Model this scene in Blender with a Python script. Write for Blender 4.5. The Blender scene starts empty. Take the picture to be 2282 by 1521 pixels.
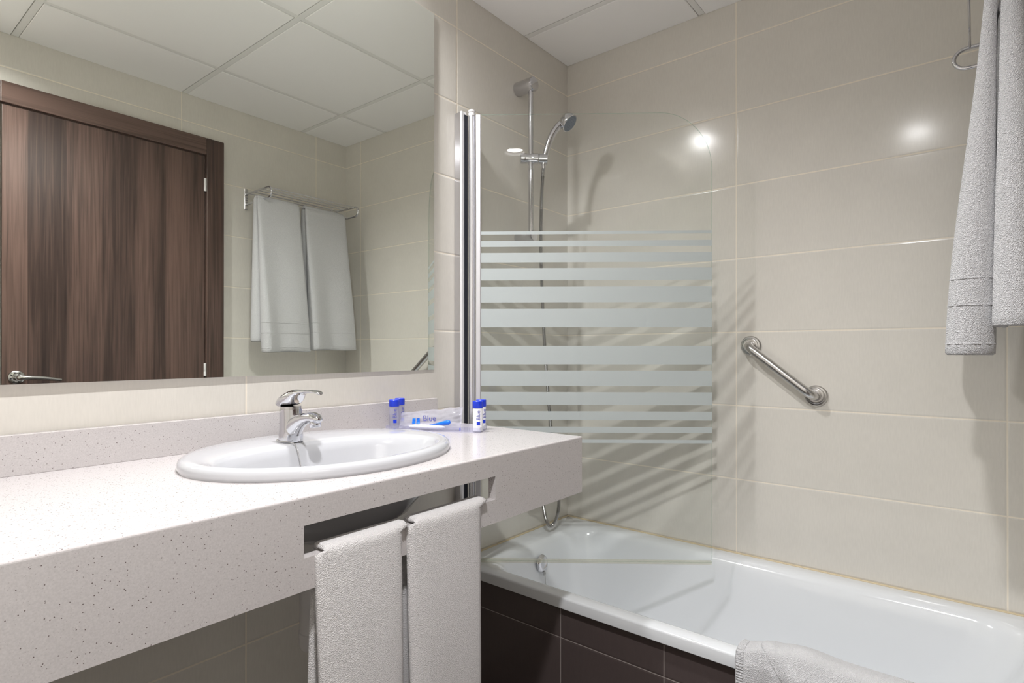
import bpy, bmesh, math, random
from mathutils import Vector, Matrix, noise
PI = math.pi
SC = bpy.context.scene
COL = SC.collection
random.seed(7)

# ---------------------------------------------------------------- camera, world, lamps, exposure
W, ZC, ZT, XF, RIM = 1.5255, 2.289, 0.881, 0.542, 0.411     # room width, ceiling, worktop, worktop front, tub rim
YB = -2.62                                                  # wall behind the camera
cam = bpy.data.cameras.new('camera'); camo = bpy.data.objects.new('camera', cam); COL.objects.link(camo)
cam.sensor_width = 36.0; cam.lens = 1264.64 / 2282 * 36.0
cam.shift_y = (778.55 - 760.5) / 2282; cam.clip_start = 0.02
camo.location = (1.3241, -1.9841, 1.1)
camo.rotation_euler = (PI / 2 + 0.0021, 0, 0.6859)
SC.camera = camo
wd = bpy.data.worlds.new('world'); SC.world = wd; wd.use_nodes = True
wd.node_tree.nodes['Background'].inputs[0].default_value = (1, 1, 1, 1)
wd.node_tree.nodes['Background'].inputs[1].default_value = 0.0
SC.view_settings.view_transform = 'Standard'; SC.view_settings.look = 'None'
SC.view_settings.exposure = 0.04; SC.view_settings.gamma = 1.0; SC.view_settings.use_curve_mapping = False
cy = SC.cycles
cy.use_denoising = True
cy.max_bounces = 12; cy.diffuse_bounces = 7; cy.glossy_bounces = 6; cy.transmission_bounces = 8; cy.transparent_max_bounces = 16
cy.caustics_reflective = True; cy.caustics_refractive = False; cy.blur_glossy = 0.3
cy.sample_clamp_indirect = 6.0
LAMPS = [(0.12, -1.2, 14.5, 160), (1.08, -1.8, 24.0, 154)]   # x, y, watts, beam of the recessed ceiling lamps


def lamp_light(parent, power, beam):
    li = bpy.data.lights.new('lamp_light', 'AREA'); li.shape = 'DISK'; li.size = 0.095; li.energy = power
    li.color = (1.0, 0.995, 1.0); li.spread = math.radians(beam)
    o = bpy.data.objects.new('lamp_light', li); COL.objects.link(o); o.parent = parent
    o.location = (0, 0, 0.016)


# ---------------------------------------------------------------- helpers
def empty(name, loc=(0, 0, 0), rz=0.0):
    o = bpy.data.objects.new(name, None); COL.objects.link(o)
    o.location = loc; o.rotation_euler = (0, 0, rz); o.empty_display_size = 0.05
    return o


def tag(o, label=None, cat=None, group=None, kind=None):
    if label: o['label'] = label
    if cat: o['category'] = cat
    if group: o['group'] = group
    if kind: o['kind'] = kind
    return o


def mk(name, bm, mat, parent=None, smooth=None, bevel=None, seg=2, world=True):
    """link a bmesh as one object. world=True: coordinates are world ones even if it has a parent"""
    me = bpy.data.meshes.new(name); bmesh.ops.recalc_face_normals(bm, faces=bm.faces[:])
    bm.to_mesh(me); bm.free()
    o = bpy.data.objects.new(name, me); COL.objects.link(o)
    for m in (mat if isinstance(mat, (list, tuple)) else [mat]): me.materials.append(m)
    if parent is not None:
        o.parent = parent
        if world:
            p = parent; M = Matrix.Identity(4)
            while p is not None:
                M = p.matrix_basis.to_4x4() @ M; p = p.parent
            me.transform(M.inverted())
    if bevel:
        b = o.modifiers.new('bevel', 'BEVEL'); b.width = bevel; b.segments = seg; b.limit_method = 'ANGLE'
        b.angle_limit = math.radians(40)
    if smooth is not None:
        for p in me.polygons: p.use_smooth = True
        if smooth < 179:
            me.set_sharp_from_angle(angle=math.radians(smooth))
    return o


def box(bm, x0, x1, y0, y1, z0, z1, mi=0):
    v = [bm.verts.new((x, y, z)) for x in (x0, x1) for y in (y0, y1) for z in (z0, z1)]
    fs = []
    for q in ((0, 1, 3, 2), (4, 6, 7, 5), (0, 4, 5, 1), (2, 3, 7, 6), (0, 2, 6, 4), (1, 5, 7, 3)):
        f = bm.faces.new([v[i] for i in q]); f.material_index = mi; fs.append(f)
    return fs


def frame(d):
    d = d.normalized(); a = Vector((0, 0, 1)) if abs(d.z) < 0.9 else Vector((1, 0, 0))
    u = d.cross(a).normalized(); return u, d.cross(u).normalized()


def tube(bm, pts, r, n=16, cap=True, closed=False):
    """sweep a circle of radius r (number or list) along pts with parallel transport"""
    pts = [Vector(p) for p in pts]; N = len(pts)
    rad = r if isinstance(r, (list, tuple)) else [r] * N
    rings = []; u = None
    for i, p in enumerate(pts):
        a = pts[(i - 1) % N] if (closed or i > 0) else pts[0]
        b = pts[(i + 1) % N] if (closed or i < N - 1) else pts[-1]
        d = (b - a).normalized()
        if u is None: u, v = frame(d)
        else:
            u = (u - d * u.dot(d)).normalized()
        v = d.cross(u)
        rings.append([bm.verts.new(p + (u * math.cos(2 * PI * k / n) + v * math.sin(2 * PI * k / n)) * rad[i]) for k in range(n)])
    for i in range(N if closed else N - 1):
        A, B = rings[i], rings[(i + 1) % N]
        for k in range(n): bm.faces.new((A[k], A[(k + 1) % n], B[(k + 1) % n], B[k]))
    if cap and not closed:
        bm.faces.new(rings[0][::-1]); bm.faces.new(rings[-1])
    return rings


def lathe(bm, org, axis, prof, n=32):
    """profile [(distance along axis, radius)...] turned about axis through org"""
    org = Vector(org); axis = Vector(axis).normalized(); u, v = frame(axis); rings = []
    for h, r in prof:
        if r < 1e-6: rings.append([bm.verts.new(org + axis * h)])
        else: rings.append([bm.verts.new(org + axis * h + (u * math.cos(2 * PI * k / n) + v * math.sin(2 * PI * k / n)) * r) for k in range(n)])
    for A, B in zip(rings[:-1], rings[1:]):
        if len(A) == 1 and len(B) == 1: continue
        for k in range(n):
            k2 = (k + 1) % n
            if len(A) == 1: bm.faces.new((A[0], B[k2], B[k]))
            elif len(B) == 1: bm.faces.new((A[k], A[k2], B[0]))
            else: bm.faces.new((A[k], A[k2], B[k2], B[k]))
    for R in (rings[0], rings[-1]):
        if len(R) > 2: bm.faces.new(R)
    return rings


def loft(bm, loops, cap0=False, cap1=False):
    V = [[bm.verts.new(p) for p in L] for L in loops]; n = len(V[0])
    for A, B in zip(V[:-1], V[1:]):
        for k in range(n): bm.faces.new((A[k], A[(k + 1) % n], B[(k + 1) % n], B[k]))
    if cap0: bm.faces.new(V[0][::-1])
    if cap1: bm.faces.new(V[-1])
    return V


def smooth_path(pts, step=0.01, closed=False):
    """Catmull-Rom through pts"""
    P = [Vector(p) for p in pts]; out = []; n = len(P)
    for i in range(n - 1):
        a = P[max(i - 1, 0)]; b = P[i]; c = P[i + 1]; d = P[min(i + 2, n - 1)]
        m = max(2, int((c - b).length / step))
        for k in range(m):
            t = k / m
            out.append(0.5 * ((2 * b) + (c - a) * t + (2 * a - 5 * b + 4 * c - d) * t * t + (3 * b - a - 3 * c + d) * t ** 3))
    out.append(P[-1]); return out


def cloth(bm, fn, nu, nv, th):
    """a folded cloth: grid fn(u, v) with u, v in 0..1 given thickness th and rounded hems"""
    G = [[Vector(fn(i / nu, j / nv)) for j in range(nv + 1)] for i in range(nu + 1)]
    def nrm(i, j):
        a = G[min(i + 1, nu)][j] - G[max(i - 1, 0)][j]; b = G[i][min(j + 1, nv)] - G[i][max(j - 1, 0)]
        c = a.cross(b); return c.normalized() if c.length > 1e-12 else Vector((0, 0, 1))
    NN = [[nrm(i, j) for j in range(nv + 1)] for i in range(nu + 1)]
    A = [[bm.verts.new(G[i][j] + NN[i][j] * th / 2) for j in range(nv + 1)] for i in range(nu + 1)]
    B = [[bm.verts.new(G[i][j] - NN[i][j] * th / 2) for j in range(nv + 1)] for i in range(nu + 1)]
    for i in range(nu):
        for j in range(nv):
            bm.faces.new((A[i][j], A[i + 1][j], A[i + 1][j + 1], A[i][j + 1]))
            bm.faces.new((B[i][j], B[i][j + 1], B[i + 1][j + 1], B[i + 1][j]))
    rim = [(i, 0) for i in range(nu)] + [(nu, j) for j in range(nv)] + [(i, nv) for i in range(nu, 0, -1)] + [(0, j) for j in range(nv, 0, -1)]
    mid = []
    for i, j in rim:
        o = Vector((0, 0, 0))
        if i == 0: o += G[0][j] - G[1][j]
        if i == nu: o += G[nu][j] - G[nu - 1][j]
        if j == 0: o += G[i][0] - G[i][1]
        if j == nv: o += G[i][nv] - G[i][nv - 1]
        o = o.normalized() * th * 0.45
        mid.append(bm.verts.new(G[i][j] + o))
    m = len(rim)
    for k in range(m):
        (i, j), (i2, j2) = rim[k], rim[(k + 1) % m]; k2 = (k + 1) % m
        bm.faces.new((A[i][j], A[i2][j2], mid[k2], mid[k])); bm.faces.new((mid[k], mid[k2], B[i2][j2], B[i][j]))


def rrect(x0, x1, y0, y1, r, z, n=10):
    """rounded rectangle loop, 4*(n+1) + straight subdivisions"""
    out = []
    for cx, cyy, a0 in ((x1 - r, y1 - r, 0), (x0 + r, y1 - r, PI / 2), (x0 + r, y0 + r, PI), (x1 - r, y0 + r, 1.5 * PI)):
        for k in range(n + 1):
            a = a0 + PI / 2 * k / n
            out.append(Vector((cx + r * math.cos(a), cyy + r * math.sin(a), z)))
    # subdivide the straights
    res = []; N = len(out)
    for i, p in enumerate(out):
        q = out[(i + 1) % N]; res.append(p)
        if i % (n + 1) == n:
            for k in range(1, 10): res.append(p.lerp(q, k / 10))
    return res


def ss(t):
    t = max(0.0, min(1.0, t)); return t * t * (3 - 2 * t)


def nz(x, y, z, s=1.0):
    return noise.noise(Vector((x * s, y * s, z * s)))


# ---------------------------------------------------------------- materials
def new_mat(name):
    m = bpy.data.materials.new(name); m.use_nodes = True; nt = m.node_tree
    return m, nt, nt.nodes, nt.links, nt.nodes['Principled BSDF']


def simple(name, col, rough=0.5, metal=0.0, spec=0.5, coat=0.0, bump=None):
    m, nt, N, L, b = new_mat(name)
    b.inputs['Base Color'].default_value = (*col, 1); b.inputs['Roughness'].default_value = rough
    b.inputs['Metallic'].default_value = metal; b.inputs['Specular IOR Level'].default_value = spec
    b.inputs['Coat Weight'].default_value = coat; b.inputs['Coat Roughness'].default_value = 0.03
    tc = N.new('ShaderNodeTexCoord'); t = N.new('ShaderNodeTexNoise')
    t.inputs['Scale'].default_value = bump[0] if bump else 60; t.inputs['Detail'].default_value = 3
    L.new(tc.outputs['Object'], t.inputs['Vector'])
    bp = N.new('ShaderNodeBump'); bp.inputs['Strength'].default_value = bump[1] if bump else 0.01
    bp.inputs['Distance'].default_value = bump[2] if bump else 0.0005
    L.new(t.outputs['Fac'], bp.inputs['Height']); L.new(bp.outputs['Normal'], b.inputs['Normal'])
    return m


def tile_mat(name, ax, off_h, off_z, w, h, col1, col2, grout, rough, mort=0.0021, spec=0.5):
    """rectangular tiles in the wall's own plane; ax = 0 or 1, the horizontal axis"""
    m, nt, N, L, b = new_mat(name)
    g = N.new('ShaderNodeNewGeometry'); sp = N.new('ShaderNodeSeparateXYZ'); L.new(g.outputs['Position'], sp.inputs[0])
    a1 = N.new('ShaderNodeMath'); a1.operation = 'ADD'; a1.inputs[1].default_value = -off_h + 40 * w
    a2 = N.new('ShaderNodeMath'); a2.operation = 'ADD'; a2.inputs[1].default_value = -off_z + 40 * h
    L.new(sp.outputs[ax], a1.inputs[0]); L.new(sp.outputs[2], a2.inputs[0])
    cb = N.new('ShaderNodeCombineXYZ'); L.new(a1.outputs[0], cb.inputs[0]); L.new(a2.outputs[0], cb.inputs[1])
    br = N.new('ShaderNodeTexBrick'); br.offset = 0.0; br.squash = 1.0
    br.inputs['Scale'].default_value = 1.0; br.inputs['Brick Width'].default_value = w; br.inputs['Row Height'].default_value = h
    br.inputs['Mortar Size'].default_value = mort; br.inputs['Mortar Smooth'].default_value = 0.15
    br.inputs['Color1'].default_value = (*col1, 1); br.inputs['Color2'].default_value = (*col2, 1)
    br.inputs['Mortar'].default_value = (*grout, 1); br.inputs['Bias'].default_value = 0.0
    L.new(cb.outputs[0], br.inputs['Vector'])
    # soft cloudy glaze and fine linen weave
    n1 = N.new('ShaderNodeTexNoise'); n1.inputs['Scale'].default_value = 9; n1.inputs['Detail'].default_value = 4
    L.new(g.outputs['Position'], n1.inputs['Vector'])
    mp = N.new('ShaderNodeMapping'); mp.inputs['Scale'].default_value = (260, 260, 40); L.new(g.outputs['Position'], mp.inputs['Vector'])
    n2 = N.new('ShaderNodeTexNoise'); n2.inputs['Scale'].default_value = 1; n2.inputs['Detail'].default_value = 1
    L.new(mp.outputs[0], n2.inputs['Vector'])
    ad = N.new('ShaderNodeMath'); ad.operation = 'ADD'; L.new(n1.outputs['Fac'], ad.inputs[0]); L.new(n2.outputs['Fac'], ad.inputs[1])
    mr = N.new('ShaderNodeMapRange'); mr.inputs['From Min'].default_value = 0.6; mr.inputs['From Max'].default_value = 1.4
    mr.inputs['To Min'].default_value = 0.96; mr.inputs['To Max'].default_value = 1.035; L.new(ad.outputs[0], mr.inputs['Value'])
    mx = N.new('ShaderNodeMix'); mx.data_type = 'RGBA'; mx.blend_type = 'MULTIPLY'; mx.inputs['Factor'].default_value = 1.0
    L.new(br.outputs['Color'], mx.inputs['A']); L.new(mr.outputs[0], mx.inputs['B'])
    L.new(mx.outputs['Result'], b.inputs['Base Color'])
    r = N.new('ShaderNodeMapRange'); r.inputs['To Min'].default_value = rough; r.inputs['To Max'].default_value = 0.6
    L.new(br.outputs['Fac'], r.inputs['Value']); L.new(r.outputs[0], b.inputs['Roughness'])
    b.inputs['Specular IOR Level'].default_value = spec
    # pillowed tile edge
    br2 = N.new('ShaderNodeTexBrick'); br2.offset = 0.0
    for k in ('Scale', 'Brick Width', 'Row Height'): br2.inputs[k].default_value = br.inputs[k].default_value
    br2.inputs['Mortar Size'].default_value = 0.006; br2.inputs['Mortar Smooth'].default_value = 1.0
    L.new(cb.outputs[0], br2.inputs['Vector'])
    b1 = N.new('ShaderNodeBump'); b1.invert = True; b1.inputs['Strength'].default_value = 0.6; b1.inputs['Distance'].default_value = 0.0012
    L.new(br2.outputs['Fac'], b1.inputs['Height'])
    n3 = N.new('ShaderNodeTexNoise'); n3.inputs['Scale'].default_value = 5; n3.inputs['Detail'].default_value = 1
    L.new(g.outputs['Position'], n3.inputs['Vector'])
    b2 = N.new('ShaderNodeBump'); b2.inputs['Strength'].default_value = 0.35; b2.inputs['Distance'].default_value = 0.002
    L.new(n3.outputs['Fac'], b2.inputs['Height']); L.new(b1.outputs['Normal'], b2.inputs['Normal'])
    L.new(b2.outputs['Normal'], b.inputs['Normal'])
    return m


Z0 = 2.1634
C1, C2, GR = (0.664, 0.636, 0.586), (0.678, 0.651, 0.601), (0.82, 0.755, 0.65)
M_back = tile_mat('tile_back', 0, 0.6899, Z0, 0.697, 0.25, C1, C2, GR, 0.15, spec=0.35)
M_left = tile_mat('tile_left', 1, -0.6526, Z0, 0.697, 0.25, C1, C2, GR, 0.15, spec=0.35)
M_right = tile_mat('tile_right', 1, -0.1978, Z0, 0.697, 0.25, C1, C2, GR, 0.15, spec=0.35)
M_dark = tile_mat('tile_dark', 0, 0.412, 0.289, 0.31, 0.31, (0.088, 0.068, 0.066), (0.092, 0.071, 0.069), (0.34, 0.30, 0.28), 0.25, 0.0012)
M_floor = tile_mat('tile_floor', 0, 0.412, 0.289, 0.31, 0.31, (0.035, 0.027, 0.025), (0.038, 0.029, 0.027), (0.08, 0.065, 0.06), 0.35)

M_ceil = simple('ceiling_panel', (0.90, 0.885, 0.875), 0.9, bump=(400, 0.15, 0.001))
M_bar = simple('ceiling_grid_metal', (0.80, 0.79, 0.77), 0.5)
M_chrome = simple('chrome', (0.66, 0.66, 0.69), 0.07, 1.0)
M_alu = simple('bright_aluminium', (0.70, 0.70, 0.74), 0.35, 0.8)
M_steel = simple('satin_steel', (0.58, 0.57, 0.56), 0.22, 1.0)
M_hose = simple('ribbed_hose_metal', (0.42, 0.41, 0.40), 0.25, 1.0)
M_enamel = simple('white_enamel', (0.73, 0.75, 0.775), 0.12, spec=0.5, coat=0.4)
M_china = simple('white_china', (0.485, 0.49, 0.515), 0.1, spec=0.5, coat=0.5)
M_plastic = simple('white_plastic', (0.72, 0.70, 0.70), 0.35)
M_black = simple('black_rubber', (0.015, 0.015, 0.018), 0.5)
M_grey = simple('grey_spray_face', (0.16, 0.19, 0.24), 0.35)
M_blue = simple('blue_cap_plastic', (0.004, 0.035, 0.58), 0.3)
M_blue2 = simple('light_blue_plastic', (0.005, 0.16, 0.80), 0.3)
M_ink = simple('blue_ink', (0.07, 0.08, 0.38), 0.5)
M_white = simple('white_label', (0.80, 0.80, 0.84), 0.35)
M_seal = simple('yellowed_silicone', (0.60, 0.50, 0.33), 0.4)
M_brush = simple('grey_brush_seal', (0.012, 0.014, 0.025), 0.8)
M_rust = simple('rust_stain', (0.22, 0.11, 0.05), 0.8)


def mirror_mat():
    m, nt, N, L, b = new_mat('silvered_mirror')
    b.inputs['Base Color'].default_value = (0.92, 0.95, 0.90, 1); b.inputs['Metallic'].default_value = 1; b.inputs['Roughness'].default_value = 0.0
    return m


def clear_mat(name, tint, edge=False, haze=0.0, hcol=(0.8, 0.8, 0.8)):
    """thin clear pane: tinted transparency, Fresnel gloss, optional milky haze"""
    m, nt, N, L, b = new_mat(name); N.remove(b); out = N['Material Output']
    t = N.new('ShaderNodeBsdfTransparent'); t.inputs[0].default_value = (*tint, 1)
    gl = N.new('ShaderNodeBsdfGlossy'); gl.inputs['Roughness'].default_value = 0.01
    lw = N.new('ShaderNodeFresnel'); lw.inputs['IOR'].default_value = 1.45
    ge = N.new('ShaderNodeNewGeometry'); fr = N.new('ShaderNodeMath'); fr.operation = 'SUBTRACT'; fr.inputs[0].default_value = 1.0
    L.new(ge.outputs['Backfacing'], fr.inputs[1]); pm = N.new('ShaderNodeMath'); pm.operation = 'MULTIPLY'
    L.new(lw.outputs[0], pm.inputs[0]); L.new(fr.outputs[0], pm.inputs[1])
    mx = N.new('ShaderNodeMixShader'); L.new(pm.outputs[0], mx.inputs[0]); L.new(t.outputs[0], mx.inputs[1]); L.new(gl.outputs[0], mx.inputs[2])
    last = mx
    if haze > 0:
        d = N.new('ShaderNodeBsdfDiffuse'); d.inputs[0].default_value = (*hcol, 1)
        tr = N.new('ShaderNodeBsdfTranslucent'); tr.inputs[0].default_value = (*hcol, 1)
        dm = N.new('ShaderNodeMixShader'); dm.inputs[0].default_value = 0.5; L.new(d.outputs[0], dm.inputs[1]); L.new(tr.outputs[0], dm.inputs[2])
        h = N.new('ShaderNodeMixShader'); h.inputs[0].default_value = haze; L.new(mx.outputs[0], h.inputs[1]); L.new(dm.outputs[0], h.inputs[2]); last = h
    L.new(last.outputs[0], out.inputs['Surface'])
    return m


M_mirror = mirror_mat()
M_edge = simple('mirror_glass_edge', (0.60, 0.60, 0.62), 0.3)
M_glass = clear_mat('clear_pane', (0.988, 0.996, 0.990), haze=0.006)
M_frost = clear_mat('frosted_print', (0.80, 0.83, 0.82), haze=0.86, hcol=(0.76, 0.80, 0.81))
M_sealclear = clear_mat('clear_pvc_seal', (0.95, 0.94, 0.90), haze=0.22, hcol=(0.80, 0.77, 0.66))
M_acrylic = clear_mat('clear_acrylic', (0.93, 0.93, 0.97), haze=0.12, hcol=(0.8, 0.8, 0.9))
M_film = clear_mat('clear_film', (0.93, 0.93, 0.97), haze=0.28, hcol=(0.82, 0.82, 0.88))
M_gel = clear_mat('clear_gel_bottle', (0.88, 0.88, 0.94), haze=0.35, hcol=(0.7, 0.7, 0.8))


def quartz_mat():
    m, nt, N, L, b = new_mat('speckled_quartz')
    g = N.new('ShaderNodeNewGeometry'); last = None
    base = (0.52, 0.492, 0.492)
    col = N.new('ShaderNodeRGB'); col.outputs[0].default_value = (*base, 1); cur = col.outputs[0]
    nn = N.new('ShaderNodeTexNoise'); nn.inputs['Scale'].default_value = 420; nn.inputs['Detail'].default_value = 2; L.new(g.outputs['Position'], nn.inputs['Vector'])
    mr = N.new('ShaderNodeMapRange'); mr.inputs['From Min'].default_value = 0.3; mr.inputs['From Max'].default_value = 0.7
    mr.inputs['To Min'].default_value = 0.93; mr.inputs['To Max'].default_value = 1.06; L.new(nn.outputs['Fac'], mr.inputs['Value'])
    mx = N.new('ShaderNodeMix'); mx.data_type = 'RGBA'; mx.blend_type = 'MULTIPLY'; mx.inputs['Factor'].default_value = 1
    L.new(cur, mx.inputs['A']); L.new(mr.outputs[0], mx.inputs['B']); cur = mx.outputs['Result']
    for sc, rmax, dens, dark in ((335, 0.36, 0.36, (0.22, 0.19, 0.185)), (175, 0.19, 0.27, (0.13, 0.10, 0.095)), (420, 0.4, 0.35, (0.38, 0.35, 0.345))):
        v = N.new('ShaderNodeTexVoronoi'); v.inputs['Scale'].default_value = sc; v.inputs['Randomness'].default_value = 1
        L.new(g.outputs['Position'], v.inputs['Vector'])
        s = N.new('ShaderNodeSeparateColor'); L.new(v.outputs['Color'], s.inputs[0])
        # radius of each fleck from its own random value, none for most cells
        r = N.new('ShaderNodeMapRange'); r.inputs['From Min'].default_value = 1 - dens; r.inputs['From Max'].default_value = 1.0
        r.inputs['To Min'].default_value = 0.0; r.inputs['To Max'].default_value = rmax; L.new(s.outputs[0], r.inputs['Value'])
        lt = N.new('ShaderNodeMath'); lt.operation = 'LESS_THAN'; L.new(v.outputs['Distance'], lt.inputs[0]); L.new(r.outputs[0], lt.inputs[1])
        mm = N.new('ShaderNodeMix'); mm.data_type = 'RGBA'; L.new(lt.outputs[0], mm.inputs['Factor']); L.new(cur, mm.inputs['A'])
        mm.inputs['B'].default_value = (*dark, 1); cur = mm.outputs['Result']
    L.new(cur, b.inputs['Base Color']); b.inputs['Roughness'].default_value = 0.18
    return m


def terry_mat(name, col, scale=420.0, st=0.9):
    m, nt, N, L, b = new_mat(name)
    tc = N.new('ShaderNodeNewGeometry')
    t = N.new('ShaderNodeTexNoise'); t.inputs['Scale'].default_value = scale; t.inputs['Detail'].default_value = 3; t.inputs['Roughness'].default_value = 0.6
    v = N.new('ShaderNodeTexVoronoi'); v.inputs['Scale'].default_value = scale * 1.6
    L.new(tc.outputs['Position'], t.inputs['Vector']); L.new(tc.outputs['Position'], v.inputs['Vector'])
    a = N.new('ShaderNodeMath'); a.operation = 'ADD'; L.new(t.outputs['Fac'], a.inputs[0]); L.new(v.outputs['Distance'], a.inputs[1])
    bp = N.new('ShaderNodeBump'); bp.inputs['Strength'].default_value = st; bp.inputs['Distance'].default_value = 0.0032
    L.new(a.outputs[0], bp.inputs['Height']); L.new(bp.outputs['Normal'], b.inputs['Normal'])
    mr = N.new('ShaderNodeMapRange'); mr.inputs['From Min'].default_value = 0.3; mr.inputs['From Max'].default_value = 0.7
    mr.inputs['To Min'].default_value = 0.9; mr.inputs['To Max'].default_value = 1.05; L.new(t.outputs['Fac'], mr.inputs['Value'])
    mx = N.new('ShaderNodeMix'); mx.data_type = 'RGBA'; mx.blend_type = 'MULTIPLY'; mx.inputs['Factor'].default_value = 1
    mx.inputs['A'].default_value = (*col, 1); L.new(mr.outputs[0], mx.inputs['B']); L.new(mx.outputs['Result'], b.inputs['Base Color'])
    b.inputs['Roughness'].default_value = 0.95; b.inputs['Specular IOR Level'].default_value = 0.1
    b.inputs['Sheen Weight'].default_value = 0.3; b.inputs['Sheen Roughness'].default_value = 0.5
    return m


def wood_mat(horizontal=False):
    m, nt, N, L, b = new_mat('walnut_veneer_h' if horizontal else 'walnut_veneer')
    g = N.new('ShaderNodeNewGeometry')
    def noise_tex(sc, detail, dist):
        mp = N.new('ShaderNodeMapping'); mp.inputs['Scale'].default_value = (sc[0], sc[2], sc[1]) if horizontal else sc
        L.new(g.outputs['Position'], mp.inputs['Vector'])
        n = N.new('ShaderNodeTexNoise'); n.inputs['Scale'].default_value = 1; n.inputs['Detail'].default_value = detail; n.inputs['Distortion'].default_value = dist
        L.new(mp.outputs[0], n.inputs['Vector']); return n
    wide = noise_tex((1, 9, 0.5), 2, 0.4); fine = noise_tex((20, 150, 3.0), 4, 0.8); med = noise_tex((3, 26, 1.1), 3, 1.2)
    # planks of veneer with their own tone
    sp = N.new('ShaderNodeSeparateXYZ'); L.new(g.outputs['Position'], sp.inputs[0])
    ml = N.new('ShaderNodeMath'); ml.operation = 'MULTIPLY'; ml.inputs[1].default_value = 8.3; L.new(sp.outputs[2 if horizontal else 1], ml.inputs[0])
    fl = N.new('ShaderNodeMath'); fl.operation = 'FLOOR'; L.new(ml.outputs[0], fl.inputs[0])
    wn = N.new('ShaderNodeTexWhiteNoise'); wn.noise_dimensions = '1D'; L.new(fl.outputs[0], wn.inputs['W'])
    def mul(s, k):
        q = N.new('ShaderNodeMath'); q.operation = 'MULTIPLY'; q.inputs[1].default_value = k; L.new(s, q.inputs[0]); return q.outputs[0]
    def add(s, t):
        q = N.new('ShaderNodeMath'); q.operation = 'ADD'; L.new(s, q.inputs[0]); L.new(t, q.inputs[1]); return q.outputs[0]
    tot = add(add(mul(wide.outputs['Fac'], 0.55), mul(fine.outputs['Fac'], 0.55)), add(mul(med.outputs['Fac'], 0.35), mul(wn.outputs['Value'], 0.20)))
    cr = N.new('ShaderNodeValToRGB'); e = cr.color_ramp.elements
    e[0].position = 0.52; e[0].color = (0.018, 0.010, 0.0085, 1); e[1].position = 1.08; e[1].color = (0.135, 0.082, 0.066, 1)
    el = e.new(0.74); el.color = (0.050, 0.030, 0.0245, 1)
    L.new(tot, cr.inputs[0]); L.new(cr.outputs[0], b.inputs['Base Color'])
    b.inputs['Roughness'].default_value = 0.33
    bp = N.new('ShaderNodeBump'); bp.inputs['Strength'].default_value = 0.15; bp.inputs['Distance'].default_value = 0.0005
    L.new(fine.outputs['Fac'], bp.inputs['Height']); L.new(bp.outputs['Normal'], b.inputs['Normal'])
    return m


M_quartz = quartz_mat()
M_terry = terry_mat('white_terry', (0.80, 0.795, 0.815))
M_terry2 = terry_mat('cream_white_terry', (0.80, 0.775, 0.78), 480.0, 0.7)
M_wood = wood_mat(); M_woodh = wood_mat(True)

# ---------------------------------------------------------------- the room
def struct(name, bm, mat):
    return tag(mk(name, bm, mat), kind='structure')


b = bmesh.new(); box(b, -0.12, 0, YB - 0.12, 0.12, -0.1, ZC + 0.1); struct('wall_left', b, M_left)
b = bmesh.new(); box(b, 0, W, 0, 0.12, -0.1, ZC + 0.1); struct('wall_back', b, M_back)
b = bmesh.new(); box(b, W, W + 0.12, YB - 0.12, 0.12, -0.1, ZC + 0.1); struct('wall_right', b, M_right)
b = bmesh.new(); box(b, 0, W, YB - 0.12, YB, -0.1, ZC + 0.1); struct('wall_front', b, M_back)
b = bmesh.new(); box(b, 0, W, YB, 0, -0.1, 0); struct('floor', b, M_floor)

# suspended ceiling: panels set into a grid of slim bars
b = bmesh.new()
GX = [0.572, 1.1715]; GY = [-0.283, -0.883, -1.483, -2.083]
xs = [0.0] + GX + [W]; ys = [0.0] + GY + [YB]
for i in range(len(xs) - 1):
    for j in range(len(ys) - 1):
        x0, x1, y1, y0 = xs[i], xs[i + 1], ys[j], ys[j + 1]
        hx0 = 0.0125 if i > 0 else 0; hx1 = 0.0125 if i < len(xs) - 2 else 0
        hy1 = 0.0125 if j > 0 else 0; hy0 = 0.0125 if j < len(ys) - 2 else 0
        hole = [l for l in LAMPS if x0 < l[0] < x1 and y0 < l[1] < y1]
        if not hole:
            box(b, x0 + hx0, x1 - hx1, y0 + hy0, y1 - hy1, ZC + 0.0, ZC + 0.02); continue
        lx, ly = hole[0][:2]; rr = [(x0 + hx0, y0 + hy0), (x1 - hx1, y0 + hy0), (x1 - hx1, y1 - hy1), (x0 + hx0, y1 - hy1)]; both = []
        for z in (ZC, ZC + 0.02):
            ov = [b.verts.new((x, y, z)) for x, y in rr]; iv = [b.verts.new((lx + .0605 * math.cos(2 * PI * k / 48), ly + .0605 * math.sin(2 * PI * k / 48), z)) for k in range(48)]
            ed = [b.edges.new((ov[k], ov[(k + 1) % 4])) for k in range(4)] + [b.edges.new((iv[k], iv[(k + 1) % 48])) for k in range(48)]
            bmesh.ops.triangle_fill(b, use_beauty=True, use_dissolve=False, edges=ed); both.append((ov, iv))
        for q, m_ in ((0, 4), (1, 48)):
            for k in range(m_): b.faces.new((both[0][q][k], both[0][q][(k + 1) % m_], both[1][q][(k + 1) % m_], both[1][q][k]))
box(b, 0, W, YB, 0, ZC + 0.06, ZC + 0.12)
ceil = struct('ceiling', b, M_ceil)
bm_ = ceil.modifiers.new('bevel', 'BEVEL'); bm_.width = 0.002; bm_.segments = 1; bm_.limit_method = 'ANGLE'
b = bmesh.new()
for y in GY: box(b, 0.002, W - 0.002, y - 0.0105, y + 0.0105, ZC + 0.001, ZC + 0.012)
for i in range(3):
    for gx in GX: pass
for gx in GX:
    yy = [0.002] + GY + [YB]
    for j in range(len(yy) - 1): box(b, gx - 0.0105, gx + 0.0105, yy[j + 1] + (0.0105 if j < 4 else 0), yy[j] - (0.0105 if j else 0.004), ZC + 0.003, ZC + 0.012)
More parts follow.
